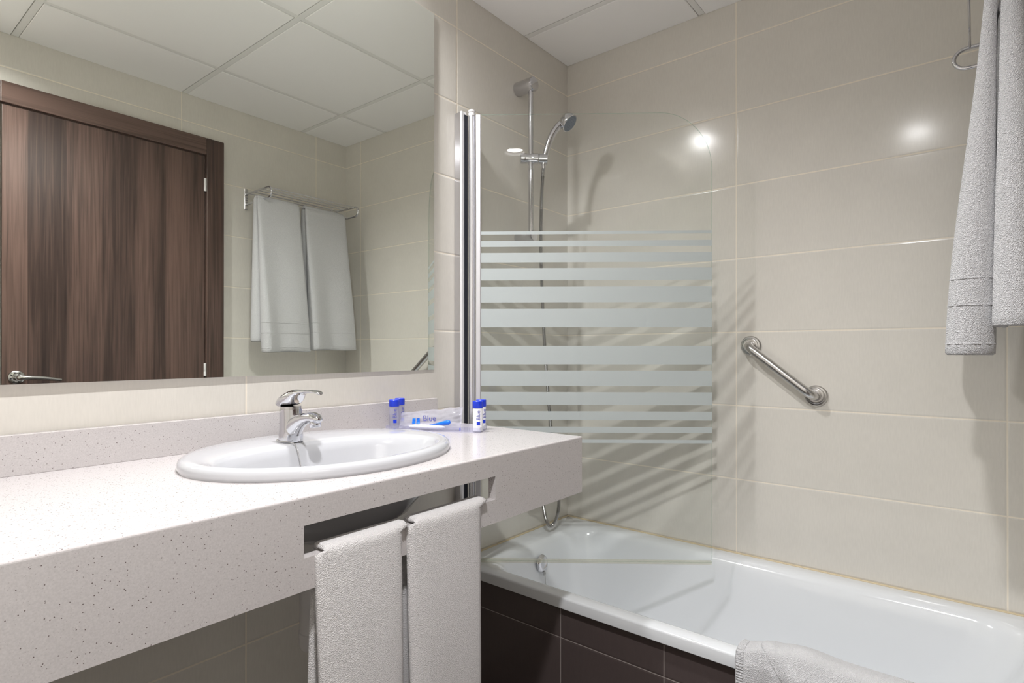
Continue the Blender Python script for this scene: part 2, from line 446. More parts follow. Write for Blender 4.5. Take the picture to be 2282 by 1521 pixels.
mk('ceiling_grid_bars', b, M_bar, ceil)

# tiled front wall of the bath
b = bmesh.new(); box(b, 0, W, -0.652, -0.636, 0, RIM - 0.036); struct('wall_tub_front', b, M_dark)

# ---------------------------------------------------------------- walnut door in the right wall
door = empty('door_1', (W, -1.158, 0)); tag(door, kind='structure')
b = bmesh.new(); box(b, W - 0.010, W - 0.0005, -1.520, -0.7975, 0.004, 2.0195); mk('door_leaf', b, M_wood, door, bevel=0.001)
def arch(y0, y1, z1, wd, x0, x1, name, bev=0.003):
    bb = bmesh.new(); box(bb, x0, x1, y0, y0 + wd, 0.002, z1); box(bb, x0, x1, y1 - wd, y1, 0.002, z1)
    o1 = mk(name, bb, M_wood, door, bevel=bev)
    bb = bmesh.new(); box(bb, x0, x1, y0 + wd, y1 - wd, z1 - wd, z1); mk(name, bb, M_woodh, door, bevel=bev)
arch(-1.607, -0.711, 2.105, 0.080, W - 0.020, W - 0.0005, 'door_frame')
arch(-1.527, -0.791, 2.025, 0.0035, W - 0.006, W - 0.0005, 'door_stop', 0.0005)
for hz in (0.30, 1.012, 1.883):
    b = bmesh.new(); lathe(b, (W - 0.016, -0.797, hz - 0.03), (0, 0, 1), [(0, 0), (0, 0.006), (0.019, 0.006), (0.02, 0.0055), (0.021, 0.006), (0.06, 0.006), (0.06, 0)], 12)
    mk('hinge', b, M_plastic, door, smooth=40)
hd = bmesh.new(); hp = (W - 0.010, -1.478, 1.000)
lathe(hd, hp, (-1, 0, 0), [(0, 0.026), (0.004, 0.026), (0.007, 0.023), (0.007, 0.013), (0.012, 0.012), (0.036, 0.010), (0.036, 0)], 32)
pl = smooth_path([(W - 0.035, -1.478, 1.0), (W - 0.052, -1.474, 1.0), (W - 0.057, -1.455, 0.999), (W - 0.056, -1.41, 0.996), (W - 0.055, -1.372, 0.990), (W - 0.053, -1.352, 0.986)], 0.006)
tube(hd, pl, [0.0095 - 0.003 * i / len(pl) for i in range(len(pl))], 14)
hdl = mk('door_handle', hd, M_steel, door, smooth=50)
for k in range(8):
    a = 2 * PI * k / 8 + 0.3; bb = bmesh.new()
    lathe(bb, (W - 0.0168, -1.478 + 0.018 * math.cos(a), 1.0 + 0.018 * math.sin(a)), (-1, 0, 0), [(0, 0), (0, 0.0028), (0.0006, 0.0028), (0.0006, 0)], 10)
    mk('screw_hole', bb, M_black, hdl)

# ---------------------------------------------------------------- ceiling lamps
for k, (lx, ly, pw, beam) in enumerate(LAMPS):
    t = empty('ceiling_downlight', (lx, ly, ZC))
    tag(t, ['round white ceiling downlight close to the mirror wall', 'round white ceiling downlight in front of the door wall'][k], 'ceiling light', 'recessed round ceiling lamps')
    b = bmesh.new(); lathe(b, (lx, ly, ZC), (0, 0, -1), [(-.0005, 0.0600), (-.0005, 0.072), (0.003, 0.073), (0.005, 0.068), (0.002, 0.0600), (-.0005, 0.0600)], 40)
    for f in [f for f in b.faces if len(f.verts) == 40]: b.faces.remove(f)
    mk('trim_ring', b, M_plastic, t, smooth=40)
    b = bmesh.new(); rings = lathe(b, (lx, ly, ZC + .0005), (0, 0, 1), [(0, 0.0598), (.016, .0590), (.026, .054), (.032, .040), (.034, 0)], 40)
    b.faces.remove(next(f for f in b.faces if len(f.verts) == 40))
    mk('reflector', b, M_plastic, t, smooth=60)
    lamp_light(t, pw, beam)

# ---------------------------------------------------------------- mirror
t = empty('wall_mirror', (0, -0.762, 1.041)); tag(t, 'large frameless rectangular mirror on the tiled wall above the washbasin worktop', 'mirror')
def mx_(y): return 0.0002 + 0.011 * abs(y)
def wedge(b, y0, y1, z0, z1, f0, f1):
    v = [b.verts.new(p) for y in (y0, y1) for p in ((f0(y), y, z0), (f1(y), y, z0), (f1(y), y, z1), (f0(y), y, z1))]
    for q in ((0, 1, 2, 3), (4, 7, 6, 5), (0, 4, 5, 1), (1, 5, 6, 2), (2, 6, 7, 3), (3, 7, 4, 0)): b.faces.new([v[i] for i in q])
b = bmesh.new(); wedge(b, -2.35, -0.762, 1.041, 2.157, lambda y: mx_(y) - 0.005, lambda y: mx_(y))
for f in b.faces: f.material_index = 1
b.faces.ensure_lookup_table(); b.faces[3].material_index = 0
gm = mk('mirror_glass', b, [M_mirror, M_edge], t)
for p in gm.data.polygons: p.material_index = 0 if p.normal.x > 0.9 else 1
b = bmesh.new(); wedge(b, -2.33, -0.768, 1.0415, 2.145, lambda y: 0.0005, lambda y: mx_(y) - 0.0051); mk('backing_board', b, M_plastic, t)

# ---------------------------------------------------------------- washbasin worktop in speckled quartz
YE, YS = -0.7455, -2.60
BC, BA, BB = (0.262, -1.302), 0.262, 0.208         # basin cut-out
t = empty('countertop', (0, -1.6, 0.739))
tag(t, 'long white speckled quartz worktop with a deep front apron under the mirror', 'countertop')
b = bmesh.new(); n = 64
for z in (0.861, ZT):
    out = []
    R = [(0.001, YS), (XF - 0.020, YS), (XF - 0.020, YE), (0.001, YE)]
    ov = [b.verts.new((x, y, z)) for x, y in R]; oe = [b.edges.new((ov[i], ov[(i + 1) % 4])) for i in range(4)]
    iv = [b.verts.new((BC[0] + BB * math.cos(2 * PI * k / n), BC[1] + BA * math.sin(2 * PI * k / n), z)) for k in range(n)]
    ie = [b.edges.new((iv[k], iv[(k + 1) % n])) for k in range(n)]
    bmesh.ops.triangle_fill(b, use_beauty=True, use_dissolve=False, edges=oe + ie)
    if z < 0.87: lo, li_ = ov, iv
    else: ho, hi_ = ov, iv
for i in range(4): b.faces.new((lo[i], lo[(i + 1) % 4], ho[(i + 1) % 4], ho[i]))
for k in range(n): b.faces.new((li_[k], hi_[k], hi_[(k + 1) % n], li_[(k + 1) % n]))
mk('slab', b, M_quartz, t)
b = bmesh.new()
XI = XF - 0.020
box(b, XI, XF, YS, -1.522, 0.739, 0.837); box(b, XI, XF, -1.083, YE, 0.739, 0.837)
box(b, XI, XF, -1.522, -1.083, 0.739, 0.788)
# upper strip with a softly rounded front arris
prof = [(XI, 0.837), (XF, 0.837), (XF, ZT - 0.004)] + [(XF - 0.004 + 0.004 * math.cos(a), ZT - 0.004 + 0.004 * math.sin(a)) for a in (PI / 8, PI / 4, 3 * PI / 8, PI / 2)] + [(XI, ZT), ]
A = [b.verts.new((x, YS, z)) for x, z in prof]; B = [b.verts.new((x, YE, z)) for x, z in prof]
for k in range(len(prof)): b.faces.new((A[k], A[(k + 1) % len(prof)], B[(k + 1) % len(prof)], B[k]))
b.faces.new(A[::-1]); b.faces.new(B)
mk('front_apron', b, M_quartz, t)
b = bmesh.new(); box(b, 0.0008, 0.022, YS, -0.760, ZT, 0.9526); mk('backsplash', b, M_quartz, t, bevel=0.001)

# ---------------------------------------------------------------- washbasin
t = empty('washbasin', (0.262, -1.302, ZT)); tag(t, 'oval white china drop-in washbasin set into the speckled worktop', 'washbasin')
def ell(cx, cyy, rx, ry, z, p=2.0, n=96):
    out = []
    for k in range(n):
        a = 2 * PI * k / n; c, s = math.cos(a), math.sin(a)
        out.append(Vector((cx + rx * math.copysign(abs(c) ** (2 / p), c), cyy + ry * math.copysign(abs(s) ** (2 / p), s), z)))
    return out
b = bmesh.new()
Z = ZT
L_ = [ell(.262, -1.302, .200, .254, Z - 0.02), ell(.262, -1.302, .228, .281, Z + 0.0005), ell(.262, -1.302, .229, .282, Z + 0.009), ell(.262, -1.302, .227, .280, Z + 0.016),
      ell(.263, -1.302, .221, .274, Z + 0.0205), ell(.265, -1.303, .212, .265, Z + 0.0220)]
bx, by = .327, -1.322
def mixl(t_, z, px=bx, pyy=by, rx=.130, ry=.232, p=2.2):
    A0 = ell(.265, -1.303, .211, .264, 0); B0 = ell(px, pyy, rx, ry, 0, p)
    return [Vector((a.x * (1 - t_) + c.x * t_, a.y * (1 - t_) + c.y * t_, z)) for a, c in zip(A0, B0)]
L_ += [mixl(.35, Z + .0215), mixl(.75, Z + .0200), mixl(.93, Z + .0175), mixl(1.0, Z + .012), ell(bx, by, .124, .224, Z - .004, 2.2),
       ell(bx, by, .116, .212, Z - .03, 2.2), ell(bx - .003, by, .104, .190, Z - .065, 2.15), ell(bx - .005, by, .085, .150, Z - .10), ell(bx - .008, by, .055, .09, Z - .122),
       ell(bx - .01, by, .024, .026, Z - .131), ell(bx - .01, by, .018, .018, Z - .133)]
loft(b, L_, cap1=True)
mk('bowl', b, M_china, t, smooth=60)
b = bmesh.new()
loft(b, [ell(.262, -1.302, .200, .254, Z - .02), ell(.29, -1.310, .165, .245, Z - .045), ell(.305, -1.315, .14, .225, Z - .08), ell(.31, -1.32, .115, .18, Z - .12),
         ell(.314, -1.322, .07, .11, Z - .143), ell(.315, -1.322, .03, .035, Z - .152), ell(.315, -1.322, .022, .022, Z - .158)], cap1=True)
mk('underside', b, M_china, t, smooth=60)
b = bmesh.new(); lathe(b, (bx - .01, by, Z - .1328), (0, 0, 1), [(0, 0), (0, .020), (.002, .021), (.003, .018), (.001, .008), (.001, 0)], 24); mk('drain', b, M_chrome, t, smooth=40)

t = empty('basin_trap', (0.285, -1.322, 0.47)); tag(t, 'white plastic bottle trap hanging under the oval washbasin', 'drain trap')
TX = 0.252
b = bmesh.new(); lathe(b, (TX, -1.322, 0.4775), (0, 0, 1), [(0, 0), (0, .020), (.006, .031), (.012, .0345), (.040, .0352), (.0415, .0335), (.150, .0335), (.160, .030), (.168, .0285), (.200, .0285), (.203, .033), (.235, .034), (.235, 0)], 32)
mk('trap_body', b, M_plastic, t, smooth=40)
b = bmesh.new(); lathe(b, (TX, -1.322, 0.7125), (0, 0, 1), [(0, 0), (0, .0345), (.006, .0355), (.009, .034), (.009, 0)], 32); mk('rubber_washer', b, M_black, t, smooth=40)
b = bmesh.new(); tube(b, smooth_path([(TX - .02, -1.322, .62), (TX - .08, -1.322, .62), (.16, -1.322, .615), (.002, -1.322, .61)], .02), .016, 16); mk('waste_pipe', b, M_plastic, t, smooth=50)

# ---------------------------------------------------------------- tap
FX, FY, FZ = 0.155, -1.325, 0.9015
t = empty('basin_tap', (FX, FY, FZ)); tag(t, 'chrome single-lever mixer tap standing on the rim of the oval washbasin', 'tap')
def sec(cx, cz, rx, ry, tilt=0.0, n=28):
    return [Vector((FX + cx + rx * math.cos(2 * PI * k / n) * math.cos(tilt), FY + ry * math.sin(2 * PI * k / n), FZ + cz + rx * math.cos(2 * PI * k / n) * math.sin(tilt))) for k in range(n)]
b = bmesh.new()
loft(b, [sec(0, 0, .0255, .0255), sec(0, .003, .0262, .026), sec(0.001, .012, .0255, .0255), sec(.001, .03, .0245, .024), sec(0, .05, .0238, .0235), sec(-.0005, .064, .0235, .0235), sec(-.001, .0705, .0235, .0235)], True, True)
# spout growing out of the front of the body
sp_ = [((0.002, .024), .024, .021), ((.014, .033), .0235, .0195), ((.027, .0415), .0195, .0170), ((.042, .0485), .0155, .0152), ((.060, .0540), .0125, .0135), ((.080, .0575), .0115, .0130), ((.094, .0580), .0115, .0130), ((.104, .0560), .0105, .0120), ((.110, .0530), .0075, .009), ((.1125, .0505), .003, .004)]
loops = []
for i, ((x, z), rz_, ry_) in enumerate(sp_):
    a = sp_[max(i - 1, 0)][0]; c = sp_[min(i + 1, len(sp_) - 1)][0]; tx, tz = c[0] - a[0], c[1] - a[1]; l_ = math.hypot(tx, tz); nx, nzz = -tz / l_, tx / l_
    loops.append([Vector((FX + x + nx * rz_ * math.cos(2 * PI * k / 24), FY + ry_ * math.sin(2 * PI * k / 24), FZ + z + nzz * rz_ * math.cos(2 * PI * k / 24))) for k in range(24)])
loft(b, loops, True, True)
body = mk('tap_body', b, M_chrome, t, smooth=70)
b = bmesh.new(); lathe(b, (FX + .096, FY, FZ + .050), (.08, 0, -1), [(0, .0095), (.002, .0115), (.010, .0115), (.012, .0105), (.0125, .008), (.0125, 0)], 24); mk('aerator', b, M_chrome, t, smooth=40)
b = bmesh.new(); lathe(b, (FX - .001, FY, FZ + .0700), (0, 0, 1), [(0, 0), (0, .0225), (.007, .0225), (.007, 0)], 28); mk('collar', b, M_steel, t, smooth=40)
b = bmesh.new(); lev = []
for x, z, hz_, hy in ((-.0265, .0795, .003, .014), (-.024, .083, .009, .022), (-.014, .088, .0125, .0245), (.0, .093, .0150, .0245), (.012, .096, .0165, .0235), (.021, .100, .0145, .021), (.027, .1045, .0095, .0185), (.036, .1080, .0055, .0165),
                      (.050, .1105, .0036, .0150), (.068, .1125, .0030, .0135), (.085, .1130, .0028, .0115), (.098, .1120, .0028, .0095), (.1055, .1100, .0025, .0070), (.109, .1085, .001, .003)):
    x *= 1.09
    lev.append([Vector((FX + x, FY + hy * math.copysign(abs(math.sin(a)) ** .8, math.sin(a)), FZ + z + hz_ * math.copysign(abs(math.cos(a)) ** .9, math.cos(a)))) for a in [2 * PI * k / 24 for k in range(24)]])
loft(b, lev, True, True)
lever = mk('lever', b, M_chrome, t, smooth=70)
b = bmesh.new(); lathe(b, (FX + .0315, FY - 0.003, FZ + .0885), (1, -.15, -.1), [(-.006, 0), (-.006, .0042), (.0, .0042), (.0008, .003), (.0008, 0)], 14); mk('index_button', b, simple('orange_white_dot', (.75, .66, .58), .4), lever, smooth=40)
# bead chain of the plug
b = bmesh.new()
chain = smooth_path([(FX - .026, FY - .006, FZ + .004), (FX - .020, FY - .021, FZ + .0035), (FX, FY - .0285, FZ + .003), (FX + .019, FY - .023, FZ + .003), (FX + .028, FY - .016, FZ + .001), (FX + .040, FY - .014, FZ - .001), (FX + .052, FY - .014, FZ - .012),
                     (FX + .062, FY - .013, FZ - .04), (FX + .072, FY - .012, FZ - .075), (FX + .10, FY - .008, FZ - .11)], 0.0024)
for p in chain:
    bmesh.ops.create_uvsphere(b, u_segments=8, v_segments=6, radius=0.00115, matrix=Matrix.Translation(p))
tube(b, chain, 0.0004, 6)
mk('bead_chain', b, M_steel, t, smooth=179)

# ---------------------------------------------------------------- guest toiletries on a clear tray
RT = Vector((0.7738, 0.6334, 0)); BK = Vector((-0.6334, 0.7738, 0))
TD = Vector((0.246, 0.134, 0)).normalized(); TB = Vector((-TD.y, TD.x, 0))
tr0 = Vector((0.066, -0.996, ZT + 0.0005))
t = empty('toiletry_tray', tr0); tag(t, 'small clear acrylic tray on the worktop beside the washbasin', 'tray')
b = bmesh.new(); LT, DT = 0.268, 0.078
def P_(s, d, z): return tr0 + TD * s + TB * d + Vector((0, 0, z))
def pbox(b, s0, s1, d0, d1, z0, z1):
    v = [b.verts.new(P_(s, d, z)) for s in (s0, s1) for d in (d0, d1) for z in (z0, z1)]
    for q in ((0, 1, 3, 2), (4, 6, 7, 5), (0, 4, 5, 1), (2, 3, 7, 6), (0, 2, 6, 4), (1, 5, 7, 3)): b.faces.new([v[i] for i in q])
pbox(b, 0, LT, 0, DT, 0, .002)
mk('tray_base', b, M_acrylic, t)
b = bmesh.new()
pbox(b, 0, LT, 0, .002, .002, .013); pbox(b, 0, LT, DT - .002, DT, .002, .013); pbox(b, 0, .002, .002, DT - .002, .002, .013); pbox(b, LT - .002, LT, .002, DT - .002, .002, .013)
mk('tray_wall', b, M_acrylic, t)


def lettering(parent, body, size, origin, ux, uy, mat, name='lettering'):
    """flat text standing at origin, reading along ux with up direction uy (world)"""
    cu = bpy.data.curves.new(name, 'FONT'); cu.body = body; cu.size = size; cu.extrude = 0.00008; cu.materials.append(mat)
    cu.align_x = 'CENTER'; cu.align_y = 'CENTER'
    o = bpy.data.objects.new(name, cu); COL.objects.link(o)
    ux = Vector(ux).normalized(); uy = Vector(uy).normalized(); uz = ux.cross(uy)
    M = Matrix((ux, uy, uz)).transposed().to_4x4(); M.translation = Vector(origin)
    p = parent; Q = Matrix.Identity(4)
    while p is not None: Q = p.matrix_basis.to_4x4() @ Q; p = p.parent
    bpy.context.view_layer.update()
    me = bpy.data.meshes.new_from_object(o.evaluated_get(bpy.context.evaluated_depsgraph_get()))
    bpy.data.objects.remove(o); o = bpy.data.objects.new(name, me); COL.objects.link(o)
    if not me.materials: me.materials.append(mat)
    o.parent = parent; o.matrix_basis = Q.inverted() @ M
    return o


def bottle(P, mat, label, turn=0.0):
    P = Vector(P); t = empty('toiletry_bottle', P); tag(t, label, 'bottle', 'guest toiletry bottles on the clear tray')
    r = 0.0132
    b = bmesh.new(); lathe(b, P, (0, 0, 1), [(0, 0), (0, r - .001), (.001, r), (.060, r), (.0615, r - .0008), (.0618, .009), (.0618, 0)], 28); bd = mk('bottle_body', b, mat, t, smooth=40)
    b = bmesh.new(); lathe(b, P + Vector((0, 0, .0622)), (0, 0, 1), [(0, 0), (0, r + .0005), (.001, r + .001), (.0175, r + .0008), (.0185, r - .0002), (.0185, 0)], 28); mk('cap', b, M_blue, t, smooth=40)
    f = (Vector((1.3241, -1.9841, 0)) - Vector((P.x, P.y, 0))).normalized(); f = Matrix.Rotation(turn, 3, 'Z') @ f
    s = Vector((-f.y, f.x, 0))                   # to the right as seen from the room
    o = P + f * (r + .0004) + s * .002
    lettering(bd, 'Blue', .0145, o + Vector((0, 0, .043)), (0, 0, 1), -s, M_ink)
    b = bmesh.new(); c = P + s * .002 + Vector((0, 0, .0215)); h = .0046; K = 6; rows = []
    for q in range(K + 1):
        w = -h + 2 * h * q / K; dx = math.sqrt(max((r + .0004) ** 2 - (w + .002) ** 2, 0))
        rows.append([b.verts.new(P + s * (w + .002) + f * dx + Vector((0, 0, .0215 + e))) for e in (-h, h)])
    for q in range(K): b.faces.new((rows[q][0], rows[q + 1][0], rows[q + 1][1], rows[q][1]))
    mk('logo_square', b, M_blue, bd)
    return t
BZ = ZT + .0027
bottle((.0700, -.9695, BZ), M_gel, 'clear gel bottle with blue cap, front left corner of the tray')
bottle((.0460, -.9300, BZ), M_gel, 'clear gel bottle with blue cap, back left corner of the tray', 0.5)
bottle((.2800, -.8550, BZ), M_white, 'white bottle with blue cap, front right corner of the tray')
bottle((.2580, -.8170, BZ), M_white, 'white bottle with blue cap, back right corner of the tray', 0.6)

# clear sachet leaning on the tray, with the paddle-shaped brush in it
t = empty('toiletry_sachet', P_(.12, .03, .0025)); tag(t, 'clear plastic sachet with blue squares and a blue printed word, leaning in the tray', 'sachet')
def sach(u, v):
    s = .030 + .178 * u; z = .004 + (.040 + .020 * u) * v
    puff = math.sin(PI * u) ** .6 * math.sin(PI * v) ** .6
    d = .020 + .022 * v + .004 * nz(u * 5, v * 4, 1.0) + .003 * nz(u * 16, v * 9, 4.0)
    return P_(s, d - .006 * puff, z + .004 * nz(u * 7, 0, 3) * v)
b = bmesh.new(); cloth(b, sach, 44, 18, .0007); pouch = mk('pouch', b, M_film, t, smooth=179)
def onpouch(u, v, off=.0015): return sach(u, v) - TB * off
def quad_on(u0, u1, v0, v1, name, mat, off=.0015):
    b = bmesh.new(); K = 4; V = [[b.verts.new(onpouch(u0 + (u1 - u0) * i / K, v0 + (v1 - v0) * j / K, off)) for j in range(K + 1)] for i in range(K + 1)]
    for i in range(K):
        for j in range(K): b.faces.new((V[i][j], V[i + 1][j], V[i + 1][j + 1], V[i][j + 1]))
    return mk(name, b, mat, pouch)
quad_on(.215, .268, .28, .62, 'logo_square', M_blue2); quad_on(.285, .338, .28, .62, 'logo_square', M_blue2)
lettering(pouch, 'Blue', .022, onpouch(.50, .55, .004), TD + Vector((0, 0, .06)), (0, 0, 1), M_ink)
b = bmesh.new(); p0 = onpouch(.50, .22, .0); p1 = onpouch(.80, .33, .0)
br_ = [p0.lerp(p1, k / 12) for k in range(13)]
tube(b, br_, [.0008 + .0055 * ss((k - 1) / 11) for k in range(13)], 14)
bmesh.ops.create_uvsphere(b, u_segments=14, v_segments=10, radius=.0066, matrix=Matrix.Translation(p1))
mk('brush', b, M_blue2, t, smooth=60)
t = empty('wrapped_soap', P_(.11, .012, .0025)); tag(t, 'small white wrapped soap lying in front of the clear sachet on the tray', 'soap')
b = bmesh.new(); lo_ = []
for k in range(15):
    s = .055 + .115 * k / 14; q = math.sin(PI * k / 14) ** .45
    lo_.append([P_(s + .003 * nz(k, j, 0), .024 + .0135 * q * math.cos(2 * PI * j / 20), .0095 + .0065 * (q + .06) * math.sin(2 * PI * j / 20) + .0012 * nz(k * .9, j * .7, 2)) for j in range(20)])
loft(b, lo_, True, True); mk('wrapper', b, M_white, t, smooth=60)
b = bmesh.new(); pbox(b, .2075, .2110, .0095, .0100, .0035, .0105); tag(mk('paper_tag', b, M_blue, None), 'tiny blue paper tag in the tray left of the white bottles', 'tag')

# ---------------------------------------------------------------- bath
t = empty('bathtub', (W / 2, -0.33, 0)); tag(t, 'long white enamelled bathtub behind the dark tiled panel', 'bathtub')
b = bmesh.new(); e_ = 0.0015
X0, X1, Y0, Y1 = e_, W - e_, -0.667, -e_
def ring(x0, x1, y0, y1, r, z): return rrect(x0, x1, y0, y1, r, z)
LL = [ring(X0, X1, Y0 + .004, Y1, .006, RIM - .034), ring(X0, X1, Y0, Y1, .006, RIM - .031), ring(X0, X1, Y0, Y1, .006, RIM - .006), ring(X0 + .0005, X1 - .0005, Y0 + .0015, Y1 - .0005, .007, RIM - .002), ring(X0 + .001, X1 - .001, Y0 + .0055, Y1 - .001, .010, RIM),
      ring(X0 + .03, X1 - .03, Y0 + .038, Y1 - .03, .05, RIM + .001), ring(.085, 1.44, -.622, -.062, .10, RIM - .001), ring(.096, 1.43, -.615, -.070, .105, RIM - .006), ring(.104, 1.42, -.608, -.078, .11, RIM - .018),
      ring(.110, 1.405, -.602, -.086, .11, RIM - .05), ring(.128, 1.36, -.590, -.098, .12, RIM - .14), ring(.145, 1.30, -.575, -.112, .12, RIM - .24), ring(.165, 1.25, -.555, -.130, .12, RIM - .30), ring(.20, 1.20, -.52, -.165, .11, RIM - .335), ring(.26, 1.12, -.47, -.21, .09, RIM - .345)]
loft(b, LL, cap1=True)
mk('tub_shell', b, M_enamel, t, smooth=50)
b = bmesh.new()
tube(b, [(.004, -.64 + i * .04, RIM + .001 + .0012 * nz(i, 1, 2)) for i in range(16)] + [(.004, -.004, RIM + .002)], .0032, 8)
tube(b, [(.004 + i * .05, -.004, RIM + .001 + .0012 * nz(i, 5, 2)) for i in range(31)], .0032, 8)
mk('silicone_joint', b, M_seal, t, smooth=60)
b = bmesh.new(); on = Vector((1, 0, .15)).normalized(); oc = Vector((.1185, -.345, .340))
lathe(b, oc, on, [(0, .029), (.003, .031), (.007, .029), (.010, .024), (.0115, .018), (.010, .016), (.0105, 0)], 32)
ov_ = mk('overflow_plate', b, M_chrome, t, smooth=40)
b = bmesh.new(); tube(b, smooth_path([oc + Vector((.012, 0, -.022)), oc + Vector((.018, .001, -.030)), oc + Vector((.016, .002, -.045)), oc + Vector((.022, .004, -.09)), oc + Vector((.05, .01, -.16)), oc + Vector((.09, .02, -.235))], .004), .0016, 8)
lathe(b, oc + Vector((.0125, .001, -.026)), (0, 0, -1), [(0, 0), (0, .004), (.014, .0035), (.014, 0)], 10)
mk('plug_chain', b, M_steel, ov_, smooth=50)

# ---------------------------------------------------------------- folding bath screen
t = empty('shower_screen', (.046, -.63, RIM)); tag(t, 'hinged clear glass bath screen with frosted stripes and chrome post', 'shower screen')
H0 = Vector((.060, -.627, 0)); NS = Vector((RT.y, -RT.x, 0))          # NS points to the room
SR = Vector((.605, .467, 0)).normalized(); NS = Vector((SR.y, -SR.x, 0))
def S_(s, z, d=0.0): return H0 + SR * s + NS * d + Vector((0, 0, z))
def sbox(b, s0, s1, d0, d1, z0, z1):
    v = [b.verts.new(S_(s, z, d)) for s in (s0, s1) for d in (d0, d1) for z in (z0, z1)]
    for q in ((0, 1, 3, 2), (4, 6, 7, 5), (0, 4, 5, 1), (2, 3, 7, 6), (0, 2, 6, 4), (1, 5, 7, 3)): b.faces.new([v[i] for i in q])
b = bmesh.new(); box(b, .0008, .0270, -.6655, -.6425, RIM + .004, 1.876); mk('wall_profile', b, M_chrome, t, bevel=.001)
b = bmesh.new(); box(b, .0271, .0350, -.6665, -.6425, RIM + .004, 1.878); mk('profile_bead', b, simple('bright_reflection_metal', (0.80, 0.80, 0.83), 0.25, 0.3), t, bevel=.0025)  # pale colour stands in for the bright reflection on the profile's side face
b = bmesh.new(); box(b, .0351, .0366, -.655, -.640, RIM + .006, 1.868); mk('brush_seal', b, M_brush, t)
b = bmesh.new(); lathe(b, (.0465, -.6305, RIM + .004), (0, 0, 1), [(0, 0), (0, .0105), (1.452, .0105), (1.452, 0)], 28); mk('pivot_post', b, simple('bright_post_metal', (0.80, 0.80, 0.83), 0.25, 0.8), t, smooth=40)
b = bmesh.new(); lathe(b, (.0465, -.6305, 1.8675), (0, 0, 1), [(0, 0), (0, .0112), (.009, .0112), (.0095, .0095), (.0115, .0095), (.012, .0117), (.018, .0115), (.0195, .009), (.0195, 0)], 28)
mk('post_cap', b, M_plastic, t, smooth=40)
b = bmesh.new(); sbox(b, .001, .017, -.006, .006, RIM + .006, 1.869); mk('edge_profile', b, M_alu, t, bevel=.002)
SL, ZT2, ZB2 = .763, 1.869, .4185
outl = [(.016, ZB2), (SL, ZB2)] + [(SL - .165 + .165 * math.cos(a), ZT2 - .178 + .178 * math.sin(a)) for a in [PI / 2 * k / 18 for k in range(19)]] + [(.016, ZT2)]
b = bmesh.new(); A = [b.verts.new(S_(s, z, -.0025)) for s, z in outl]; B = [b.verts.new(S_(s, z, .0025)) for s, z in outl]
for k in range(len(outl)): b.faces.new((A[k], A[(k + 1) % len(outl)], B[(k + 1) % len(outl)], B[k]))
for f in b.faces: f.material_index = 1
b.faces.new(A[::-1]); b.faces.new(B); glass = mk('glass_pane', b, [M_glass, clear_mat('green_pane_edge', (0.80, 0.92, 0.86), haze=0.30, hcol=(0.45, 0.58, 0.52))], t)
for z1, z0 in ((1.488, 1.478), (1.457, 1.438), (1.418, 1.387), (1.368, 1.329), (1.308, 1.257), (1.236, 1.176), (1.116, 1.056), (1.036, .986), (.966, .925), (.904, .876), (.854, .835), (.813, .802)):
    b = bmesh.new(); sbox(b, .0175, SL - .0005, .0027, .0031, z0, z1); mk('frosted_stripe', b, M_frost, glass)
b = bmesh.new(); sbox(b, .018, SL - .002, -.005, .005, RIM + .0015, RIM + .0135); mk('bottom_seal', b, M_sealclear, t, bevel=.002)

# ---------------------------------------------------------------- shower rail, hand shower, hose, mixer
RX, RY = .0635, -.335
t = empty('shower_rail', (0, RY, 1.8)); tag(t, 'vertical chrome riser rail with a sliding holder on the corner of the left wall', 'shower rail')
b = bmesh.new(); tube(b, [(RX, RY, 1.515), (RX, RY, 2.075)], .0092, 20); mk('rail', b, M_chrome, t, smooth=40)
for z in (2.072, 1.518):
    b = bmesh.new(); lathe(b, (.0008, RY, z), (1, 0, 0), [(0, 0), (0, .0245), (.002, .0255), (.074, .0255), (.080, .024), (.083, .014), (.083, 0)] if z > 2 else [(0, 0), (0, .0195), (.002, .0205), (.072, .0205), (.080, .018), (.081, 0)], 32)
    mk('wall_bracket', b, M_chrome, t, smooth=35)
SD = Vector((.773, .634, -.03)).normalized(); SC0 = Vector((.0625, -.333, 1.803))
b = bmesh.new(); lathe(b, SC0 - SD * .040, SD, [(0, 0), (0, .012), (.002, .0175), (.004, .0195), (.020, .019), (.030, .0175), (.046, .0195), (.066, .0195), (.0675, .018)], 28)
lathe(b, SC0 + SD * .029, SD, [(0, .017), (.001, .019), (.030, .0182), (.032, .015), (.032, 0)], 28)
mk('slider', b, M_chrome, t, smooth=35)

t = empty('hand_shower', (.1, -.30, 1.8)); tag(t, 'chrome hand shower with a grey spray face, its ribbed metal hose looping over the bath', 'hand shower')
hs = smooth_path([(.098, -.303, 1.782), (.099, -.302, 1.805), (.104, -.298, 1.822), (.110, -.293, 1.850), (.119, -.287, 1.880), (.131, -.278, 1.906), (.143, -.268, 1.925), (.150, -.262, 1.932)], .006)
b = bmesh.new(); nh = len(hs); tube(b, hs, [.0105 + (.0015 * math.sin(PI * i / nh)) + (.003 * (i / nh) ** 3) for i in range(nh)], 20); mk('handle', b, M_chrome, t, smooth=60)
hn = (RT * .66 + Vector((0, 0, -.66)) + NS * .36).normalized(); hc = Vector((.1675, -.248, 1.9375))
b = bmesh.new(); lathe(b, hc, hn, [(-.026, 0), (-.0255, .010), (-.021, .022), (-.012, .0295), (-.002, .0330), (.006, .0345), (.011, .0340), (.012, .031)], 36); head = mk('shower_head', b, M_chrome, t, smooth=50)
b = bmesh.new(); lathe(b, hc, hn, [(.0112, .0318), (.0128, .0300), (.0132, 0)], 36)
u_, v_ = frame(hn)
